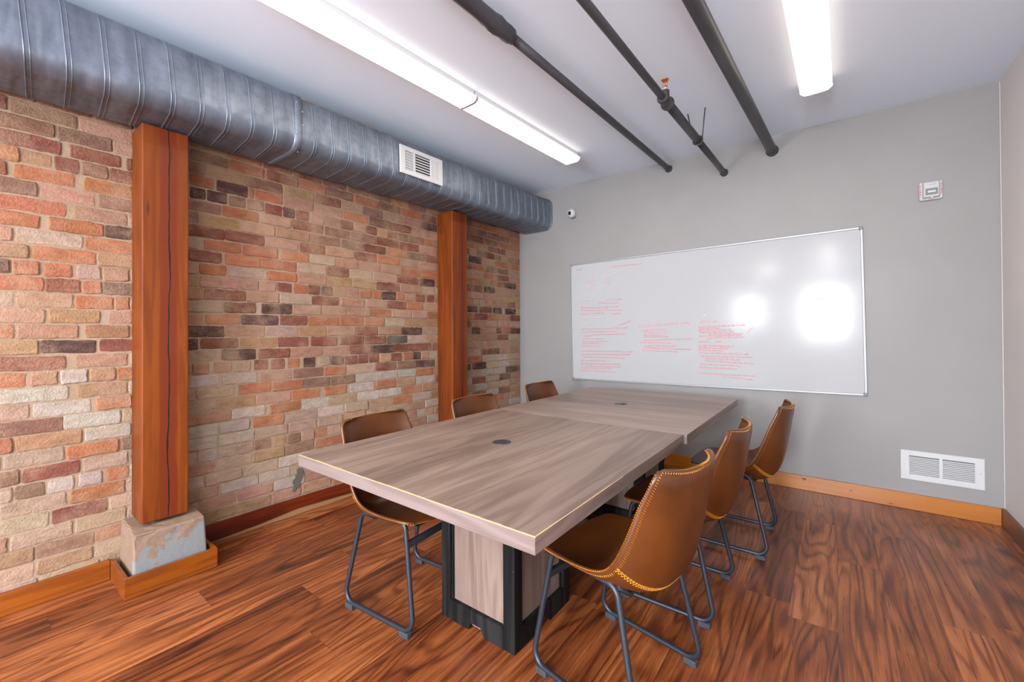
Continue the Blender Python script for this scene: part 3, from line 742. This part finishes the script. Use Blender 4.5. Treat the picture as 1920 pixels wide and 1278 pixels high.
px_lines([(0.456,1.171,0.337,0.0105,-0.0026),(0.115,0.771,0.315,0.0105,-0.0526),(0.114,0.742,0.431,0.0105,-0.0354),(0.114,0.707,0.255,0.0105,-0.0223),(0.407,0.838,0.140,0.0105,-0.0288),(0.322,0.810,0.224,0.0105,-0.0592),(0.406,0.766,0.140,0.0105,-0.0574),(0.463,0.692,0.081,0.0105,-0.0392),(0.524,0.564,0.109,0.0105,0.3173),(0.110,0.541,0.504,0.0105,-0.0006),(0.109,0.506,0.397,0.0105,0.0107),(0.253,0.476,0.337,0.0105,0.0181),(0.147,0.465,0.082,0.0105,0.0586),(0.127,0.436,0.242,0.0105,-0.0062),(0.127,0.408,0.242,0.0105,-0.0062),(0.120,0.386,0.193,0.0105,-0.0041),(0.119,0.357,0.194,0.0105,0.0010),(0.105,0.305,0.560,0.0105,-0.0002),(0.104,0.270,0.549,0.0105,0.0055),(0.142,0.242,0.438,0.0105,-0.0077),(0.103,0.202,0.273,0.0105,0.0221),(0.102,0.173,0.437,0.0105,0.0015),(0.102,0.150,0.436,0.0105,-0.0076),(0.101,0.127,0.344,0.0105,0.0000),(0.101,0.098,0.384,0.0105,-0.0067),(0.742,0.548,0.463,0.02,0.0395),(0.773,0.510,0.252,0.0105,0.0410),(0.799,0.489,0.226,0.0105,0.0076),(0.798,0.468,0.171,0.0105,-0.0145),(0.798,0.447,0.201,0.0105,0.0153),(0.798,0.416,0.428,0.0105,0.0275),(0.759,0.395,0.288,0.0105,-0.0214),(0.802,0.364,0.294,0.0105,-0.0179),(0.801,0.343,0.400,0.0105,-0.0320),(0.779,0.321,0.306,0.0105,-0.0407),(1.316,0.576,0.125,0.02,0.0095),(1.306,0.533,0.365,0.0105,0.0266),(1.306,0.519,0.134,0.0105,0.0079),(1.306,0.504,0.258,0.0105,0.0165),(1.319,0.485,0.282,0.0105,0.0139),(1.391,0.469,0.255,0.0105,0.0051),(1.304,0.451,0.345,0.0105,0.0145),(1.376,0.431,0.269,0.0105,0.0264),(1.303,0.398,0.081,0.0105,0.0472),(1.441,0.397,0.043,0.0105,0.1016),(1.303,0.364,0.295,0.0105,-0.0145),(1.303,0.345,0.249,0.0105,-0.0145),(1.301,0.325,0.173,0.0105,-0.0203),(1.301,0.301,0.401,0.0105,-0.0220),(1.315,0.272,0.407,0.0105,-0.0170),(1.354,0.250,0.278,0.0105,-0.0289),(1.354,0.230,0.367,0.0105,-0.0499),(1.313,0.200,0.306,0.0105,-0.0308),(1.303,0.171,0.282,0.0105,-0.0180),(1.283,0.117,0.443,0.0105,-0.0190),(1.495,0.093,0.234,0.0105,-0.0658),(1.691,0.478,0.028,0.02,0.7974)], M['red_ink'], 'marker_writing', wd=0.0010)
px_lines([(0.365,1.103,0.142,0.0105,0.0488),(0.266,1.090,0.050,0.0105,0.0255),(0.185,1.035,0.081,0.0105,-0.0887),(0.184,1.001,0.087,0.0105,-0.0836),(0.215,0.981,0.056,0.0105,-0.0860),(0.382,1.051,0.036,0.0105,-0.0980),(0.387,1.012,0.065,0.0105,-0.0915),(0.387,0.995,0.065,0.0105,-0.0915),(0.117,0.840,0.101,0.0105,-0.0641),(0.135,0.803,0.082,0.0105,-0.0511),(0.113,0.673,0.206,0.0105,-0.0145),(0.111,0.610,0.083,0.0105,-0.0386),(1.345,0.643,0.018,0.0105,-0.0145)], M['pale_ink'], 'faded_marker_writing', wd=0.0010)
px_lines([(2.177,0.738,0.093,0.0105,0.0177),(2.179,0.721,0.087,0.0105,-0.0145),(0.077,1.102,0.026,0.0105,-0.0915),(0.076,1.079,0.019,0.0105,-0.1199)], M['grey_ink'], 'grey_marker_writing', wd=0.0010)
px_lines([(0.066,1.184,0.071,0.0105,-0.0145)], M['green_ink'], 'green_marker_writing', wd=0.0010)

# strobe alarm
st = thing('strobe_alarm', 'small white square fire strobe alarm with red side lettering high on the grey wall', 'fire alarm', (.533, YB-.001, 2.228), radians(180))
mk('back_plate', bbox(-.060, .060, 0, .022, -.066, .066, .012, 3), M['white_plastic'], st)
bm = bmesh.new(); v, _ = box(bm, -.046, .046, .022, .046, -.056, .060)
for q in v:
    if q.co.y > .03: q.co.x *= .82; q.co.z = q.co.z*.86
bevel(bm, .006, 3); mk('housing', bm, M['white_plastic'], st)
mk('strobe_window', bbox(-.030, .030, .046, .050, -.036, .008, .0015), M['corner_cap'], st)
mk('strobe_tube', bbox(-.020, .020, .050, .053, -.022, -.008, .001), M['white_metal'], st)
bm = bmesh.new(); lathe(bm, [(.006, .040), (.006, .050)], 10, (0, 0, -.056), 'Y'); mk('latch', bm, M['white_plastic'], st)
GLY = {'F': [(0,0,1,5),(1,4,3,5),(1,2,2.5,3)], 'I': [(1,0,2,5)], 'R': [(0,0,1,5),(1,4,3,5),(2,3,3,4),(1,2,3,3),(1.6,0,2.8,2)], 'E': [(0,0,1,5),(1,4,3,5),(1,2,2.5,3),(1,0,3,1)]}
for sx in (-.0525, .0525):
    bm = bmesh.new()
    for q, ch in enumerate('FIRE'):
        for a0, b0, a1, b1 in GLY[ch]: box(bm, sx+.0042-a1*.0023, sx+.0042-a0*.0023, .0215, .0228, .028-q*.019+b0*.0023, .028-q*.019+b1*.0023)
    mk('side_lettering', bm, M['red_letter'], st)
bm = bmesh.new()
for i in range(5): box(bm, -.020+i*.007, -.016+i*.007, .0455, .0468, .032, .036)
mk('dark_marking', bm, M['grey_letter'], st)

# security camera
sc_ = thing('security_camera', 'small white egg shaped security camera on the grey wall beside the duct end', 'security camera', (-2.262, YB-.001, 2.550), 0)
bm = bmesh.new(); lathe(bm, [(.040, 0), (.042, -.006), (.040, -.016), (.030, -.020)], 28, (0, 0, 0), 'Y'); mk('mount_ring', bm, M['white_plastic'], sc_)
d = Vector((.30, -1, -.12)).normalized()
d = Vector((-.15, -.95, -.10)).normalized()
bm = bmesh.new(); lathe(bm, [(.024, 0), (.042, .012), (.050, .030), (.048, .048), (.040, .062), (.030, .070), (.022, .072)], 28)
hd = mk('camera_body', bm, M['white_plastic'], sc_); hd.rotation_euler = Vector((0, 0, 1)).rotation_difference(d).to_euler(); hd.location = (0, -.012, 0)
bm = bmesh.new(); lathe(bm, [(.019, .0715), (.021, .074), (.016, .076), (.007, .0745)], 24); ln = mk('lens', bm, M['lens'], hd)

# ================================================================== CONFERENCE TABLES
TZ = .750; TH = .047
def table(xc, y0, y1, label, near):
    W = 1.21; D = y1-y0; yc = (y0+y1)/2
    t_ = thing('conference_table', label, 'table', (xc, yc, 0), 0, 'two square tables pushed end to end')
    bm = bmesh.new(); box(bm, -W/2, W/2, -D/2+.0015, D/2-.0015, -TH, 0)
    bevel(bm, .0012, 1)
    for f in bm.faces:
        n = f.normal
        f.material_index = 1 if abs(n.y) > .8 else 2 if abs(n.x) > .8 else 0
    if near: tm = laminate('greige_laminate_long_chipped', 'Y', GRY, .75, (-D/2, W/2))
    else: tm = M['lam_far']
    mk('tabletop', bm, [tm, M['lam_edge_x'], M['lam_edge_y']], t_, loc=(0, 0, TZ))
    gx, gy = (-.034, .008) if near else (-.022, -.022)
    bm = bmesh.new(); lathe(bm, [(.044, -.006), (.044, .0015), (.040, .0028), (.036, .0022)], 32); gr = mk('cable_grommet', bm, M['black_plastic'], t_, loc=(gx, gy, TZ))
    bm = bmesh.new(); tube(bm, [(.012, -.030, .0026), (.020, -.012, .0026), (.034, -.004, .0026)], .0022, 6); box(bm, .010, .030, -.030, -.012, .0015, .0027); mk('cable_slot', bm, M['dark_void'], gr)
    # pedestal: black framed hollow box with greige panels
    pd = mk('pedestal_panel', bbox(-.186, .186, -.196, .196, .012, TZ-TH-.0005, .001), M['lam_panel'], t_)
    hx, hy = .204, .214; pw = .054
    for sx in (-1, 1):
        for sy in (-1, 1):
            # L shaped corner post
            bm = bmesh.new(); x0, x1 = sorted((sx*hx, sx*(hx-pw))); ya, yb = sorted((sy*hy, sy*(hy-.020)))
            box(bm, x0, x1, ya, yb, .001, TZ-TH-.001)
            xa, xb = sorted((sx*hx, sx*(hx-.020))); ya, yb = sorted((sy*(hy-.020), sy*(hy-pw)))
            box(bm, xa, xb, ya, yb, .001, TZ-TH-.001); bevel(bm, .0015, 1)
            mk('corner_post', bm, M['blackwood'], t_)
            # inner bead next to the panel
            bm = bmesh.new(); x0, x1 = sorted((sx*(hx-pw), sx*(hx-pw-.010))); ya, yb = sorted((sy*(hy-.010), sy*(hy-.022))); box(bm, x0, x1, ya, yb, .085, TZ-TH-.001)
            xa, xb = sorted((sx*(hx-.010), sx*(hx-.022))); ya, yb = sorted((sy*(hy-pw), sy*(hy-pw-.010))); box(bm, xa, xb, ya, yb, .085, TZ-TH-.001)
            mk('panel_bead', bm, M['blackwood'], t_)
    def rail(axis, s_):
        half = (hx if axis == 'x' else hy)-pw; bm = bmesh.new(); H = .088
        P = [(-half, .001), (-.045, .001)] + [(-.045+.090*k/10, .001+.034*min(1, 1.6*sin(pi*k/10))) for k in range(1, 10)] + [(.045, .001), (half, .001), (half, H), (-half, H)]
        d0, d1 = ((s_*(hy-.020), s_*hy) if axis == 'x' else (s_*(hx-.020), s_*hx))
        mkp = (lambda a, d_, z: (a, d_, z)) if axis == 'x' else (lambda a, d_, z: (d_, a, z))
        A = [bm.verts.new(mkp(a, d0, z)) for a, z in P]; Bq = [bm.verts.new(mkp(a, d1, z)) for a, z in P]; n = len(P)
        for k in range(n): bm.faces.new((A[k], A[(k+1) % n], Bq[(k+1) % n], Bq[k]))
        bm.faces.new(A); bm.faces.new(Bq); bmesh.ops.recalc_face_normals(bm, faces=bm.faces)
        mk('bottom_rail', bm, M['blackwood'], t_)
    for s_ in (-1, 1): rail('x', s_); rail('y', s_)
    return t_
table(-1.208, .880, 2.196, 'near half of the long greige conference table, with chipped edges', True)
table(-1.194, 2.198, 3.580, 'far half of the long greige conference table, closest to the whiteboard', False)

# ================================================================== CHAIRS
def interp(P, t):
    """Catmull-Rom through points at equal chord parameter"""
    d = [0]
    for a, b in zip(P, P[1:]): d.append(d[-1]+sqrt((a[0]-b[0])**2+(a[1]-b[1])**2))
    s_ = t*d[-1]; i = 0
    while i < len(P)-2 and d[i+1] < s_: i += 1
    u = (s_-d[i])/(d[i+1]-d[i]); u = max(0, min(1, u))
    p0 = P[max(0, i-1)]; p1 = P[i]; p2 = P[i+1]; p3 = P[min(len(P)-1, i+2)]
    return tuple(.5*((2*b)+(-a+c)*u+(2*a-5*b+4*c-dd)*u*u+(-a+3*b-3*c+dd)*u**3) for a, b, c, dd in zip(p0, p1, p2, p3))
CEN = [(.232,.448),(.205,.462),(.13,.455),(.04,.435),(-.05,.415),(-.125,.408),(-.185,.425),(-.228,.475),(-.252,.55),(-.270,.64),(-.286,.74),(-.302,.836)]
EDG = [(.212,.456),(.185,.468),(.115,.473),(.03,.476),(-.045,.483),(-.095,.502),(-.130,.540),(-.160,.598),(-.188,.668),(-.212,.735),(-.236,.79),(-.254,.838)]
LEN = 1.02
def halfw(v):
    w_ = interp([(0,.205),(.15,.222),(.3,.226),(.45,.224),(.6,.222),(.8,.214),(1,.200)], v)[1]
    for e, r in ((v*LEN, .065), ((1-v)*LEN, .050)):
        if e < r: w_ = w_-r+sqrt(max(0, r*r-(r-e)**2))
    return w_
def Sp(u, v):
    c = interp(CEN, v); e = interp(EDG, v); k = abs(u)**2.6
    return Vector((c[0]+(e[0]-c[0])*k, u*halfw(v), c[1]+(e[1]-c[1])*k))
def Sn(u, v):
    h = .004; u0, u1 = max(-1, u-h), min(1, u+h); vv = min(max(v, .015), .985)
    a = Sp(u1, vv)-Sp(u0, vv); b = Sp(u, vv+h)-Sp(u, vv-h); n = a.cross(b)
    return n.normalized()       # sign fixed below
SGN = 1 if Sn(0, .2).z > 0 else -1
def thick(u, v):
    e = min((1-abs(u))*.2, v*LEN, (1-v)*LEN)
    return .013+.007*min(1, e/.05)
def inner(u, v): return Sp(u, v)
def outer(u, v): return Sp(u, v)-SGN*Sn(u, v)*thick(u, v)
def make_chair():
    t_ = bpy.data.objects.new('desk_chair', None); C.objects.link(t_); t_.empty_display_size = .1
    NU, NV = 30, 64
    us = [sin(pi/2*(-1+2*i/NU)) for i in range(NU+1)]
    us = [.55*a+.45*(-1+2*i/NU) for i, a in enumerate(us)]
    vs = []
    for j in range(NV+1):
        q = j/NV; vs.append(q+ -.055*sin(2*pi*q)/1.0*1.0 if False else q)
    # denser rows at the rounded ends
    vs = [0, .002, .006, .012, .02, .032, .046, .064]+[.064+(.95-.064)*j/(NV-14) for j in range(1, NV-13)]+[.962, .974, .984, .992, .997, 1.0]
    bm = bmesh.new()
    I = [[bm.verts.new(inner(u, v)) for u in us] for v in vs]; O = [[bm.verts.new(outer(u, v)) for u in us] for v in vs]
    nv = len(vs); nu = len(us)
    for j in range(nv-1):
        for i in range(nu-1):
            bm.faces.new((I[j][i], I[j][i+1], I[j+1][i+1], I[j+1][i])); bm.faces.new((O[j][i], O[j+1][i], O[j+1][i+1], O[j][i+1]))
    loop = [(0, i) for i in range(nu)]+[(j, nu-1) for j in range(1, nv)]+[(nv-1, i) for i in range(nu-2, -1, -1)]+[(j, 0) for j in range(nv-2, 0, -1)]
    mid = []
    cen = Vector((-.05, 0, .55))
    for j, i in loop:
        a, b = I[j][i].co, O[j][i].co; u, v = us[i], vs[j]
        uu, vv = u*.985, min(max(v, .01), .99); dirn = (Sp(u, v)-Sp(uu, vv)); dirn = dirn.normalized() if dirn.length > 1e-6 else Vector((0, 0, 0))
        mid.append(bm.verts.new((a+b)/2+dirn*.0045))
    n = len(loop)
    for k in range(n):
        j, i = loop[k]; j2, i2 = loop[(k+1) % n]
        bm.faces.new((I[j][i], mid[k], mid[(k+1) % n], I[j2][i2])); bm.faces.new((mid[k], O[j][i], O[j2][i2], mid[(k+1) % n]))
    bmesh.ops.remove_doubles(bm, verts=bm.verts, dist=1e-5)
    bmesh.ops.recalc_face_normals(bm, faces=bm.faces)
    shell = mk('seat_shell', bm, M['leather'], t_, smooth=True)
    # zigzag stitching round the rim
    du, dv = .060, .014
    def rect(n_, du_, dv_):
        path = []; a, b = 1-du_, dv_
        for k in range(n_): path.append((-a+2*a*k/n_, b))
        for k in range(3*n_): path.append((a, b+(1-2*b)*k/(3*n_)))
        for k in range(n_): path.append((a-2*a*k/n_, 1-b))
        for k in range(3*n_): path.append((-a, 1-b-(1-2*b)*k/(3*n_)))
        return path
    pa = rect(90, du, dv); pb = rect(90, 0., 0.)
    A = [outer(u, v)-SGN*Sn(u, v)*.0012 for u, v in pa]
    B = []
    for (u, v) in pb:
        q = outer(u, v)*.6+inner(u, v)*.4; uu, vv = u*.985, min(max(v, .01), .99); dd = Sp(u, v)-Sp(uu, vv); dd = dd.normalized() if dd.length > 1e-6 else Vector()
        B.append(q+dd*.0055)
    def resample(P, Q, step):
        out = []; acc = 0; L = len(P); last = P[0]; out.append((P[0], Q[0]))
        for k in range(1, L):
            acc += (P[k]-last).length; last = P[k]
            if acc >= step: out.append((P[k], Q[k])); acc = 0
        return out
    rs = []
    # finer interpolation before resampling
    def dens(P, m_): return [P[k].lerp(P[(k+1) % len(P)], q/m_) for k in range(len(P)) for q in range(m_)]
    R_ = resample(dens(A, 6), dens(B, 6), .0042)
    bm = bmesh.new(); pts = [(r[0] if k % 2 else r[1]) for k, r in enumerate(R_)]
    tube(bm, pts, .00135, 4, closed=True); 
    # seam stitching across the bottom of the back
    pts = []; m_ = 110
    for k in range(m_+1):
        u = -.96+1.92*k/m_; v = .515+(.008 if k % 2 else -.008); pts.append(outer(u, v)-SGN*Sn(u, v)*.0014)
    tube(bm, pts, .0013, 4)
    pts = []
    for k in range(m_+1):
        u = -.96+1.92*k/m_; v = .525+(.002 if k % 2 else -.002); pts.append(outer(u, v)-SGN*Sn(u, v)*.0008)
    tube(bm, pts, .0010, 4)
    mk('stitching', bm, M['stitch'], shell)
    # sled legs
    for s_ in (-1, 1):
        A_, B_, C_, D_ = (.158, .455), (.235, .0265), (-.212, .0265), (-.118, .440)
        prof = fillet([(p[0], 0, p[1]) for p in (A_, B_, C_, D_)], [.035, .050, .050, .045], 7)
        P = []
        for p in prof:
            yy_ = .192+(.222-.192)*(1-min(1, max(0, (p.z-.0265)/.43))); P.append((p.x, s_*yy_, p.z))
        bm = bmesh.new(); tube(bm, P, .0105, 12, closed=True); lg = mk('sled_leg', bm, M['steel_tube'], t_)
        for x0, x1 in ((.160, .212), (-.192, -.142)):
            bm = bmesh.new(); v, _ = box(bm, x0, x1, s_*.222-.013, s_*.222+.013, .0005, .0235); bevel(bm, .003, 1); mk('foot_pad', bm, M['pad'], lg)
        bm = bmesh.new(); lathe(bm, [(.0035, .0), (.0035, .0025)], 8, (.1745, s_*.2085+s_*.0005, .365), 'Y'); mk('bolt', bm, M['dark_void'], lg)
    bm = bmesh.new(); v, _ = box(bm, -.010, .010, -.196, .196, -.014, .014); bevel(bm, .004, 2); cb = mk('front_crossbar', bm, M['steel_tube'], t_, loc=(.174, 0, .365)); cb.rotation_euler = (0, radians(-10), 0)
    bm = bmesh.new(); tube(bm, [(-.118, -.188, .4375), (-.118, -.12, .388), (-.118, .12, .388), (-.118, .188, .4375)], .009, 10); mk('support_bar', bm, M['steel_tube'], t_)
    bm = bmesh.new(); tube(bm, [(.095, -.188, .4455), (.095, -.12, .420), (.095, .12, .420), (.095, .188, .4455)], .009, 10); mk('support_bar', bm, M['steel_tube'], t_)
    mk('mounting_plate', bbox(-.135, .12, -.085, .085, .383, .389, .002), M['steel_tube'], t_)
    return t_
def copy_tree(o, parent=None):
    c = o.copy(); C.objects.link(c)
    if parent: c.parent = parent
    for ch in list(o.children): copy_tree(ch, c)
    return c
proto = make_chair()
CH = [(-1.637, 1.340, 5, 'nearest of the three brown leather chairs on the brick wall side of the table'),
      (-1.640, 2.070, 0, 'middle brown leather chair on the brick wall side, before the farther timber post'),
      (-1.700, 2.935, -1, 'farthest brown leather chair on the brick wall side, near the grey wall corner'),
      (-.650, 1.505, 170, 'large foreground brown leather chair right of the table, showing its stitched back'),
      (-.622, 2.165, 180, 'middle of the three brown leather chairs along the right side of the table'),
      (-.508, 2.925, 180, 'brown leather chair right of the table, closest to the whiteboard wall')]
for i, (x, y, a, lb) in enumerate(CH):
    o = proto if i == 0 else copy_tree(proto)
    o.location = (x, y, 0); o.rotation_euler = (0, 0, radians(a)); tag(o, lb, 'chair', 'brown leather chairs around the conference table')
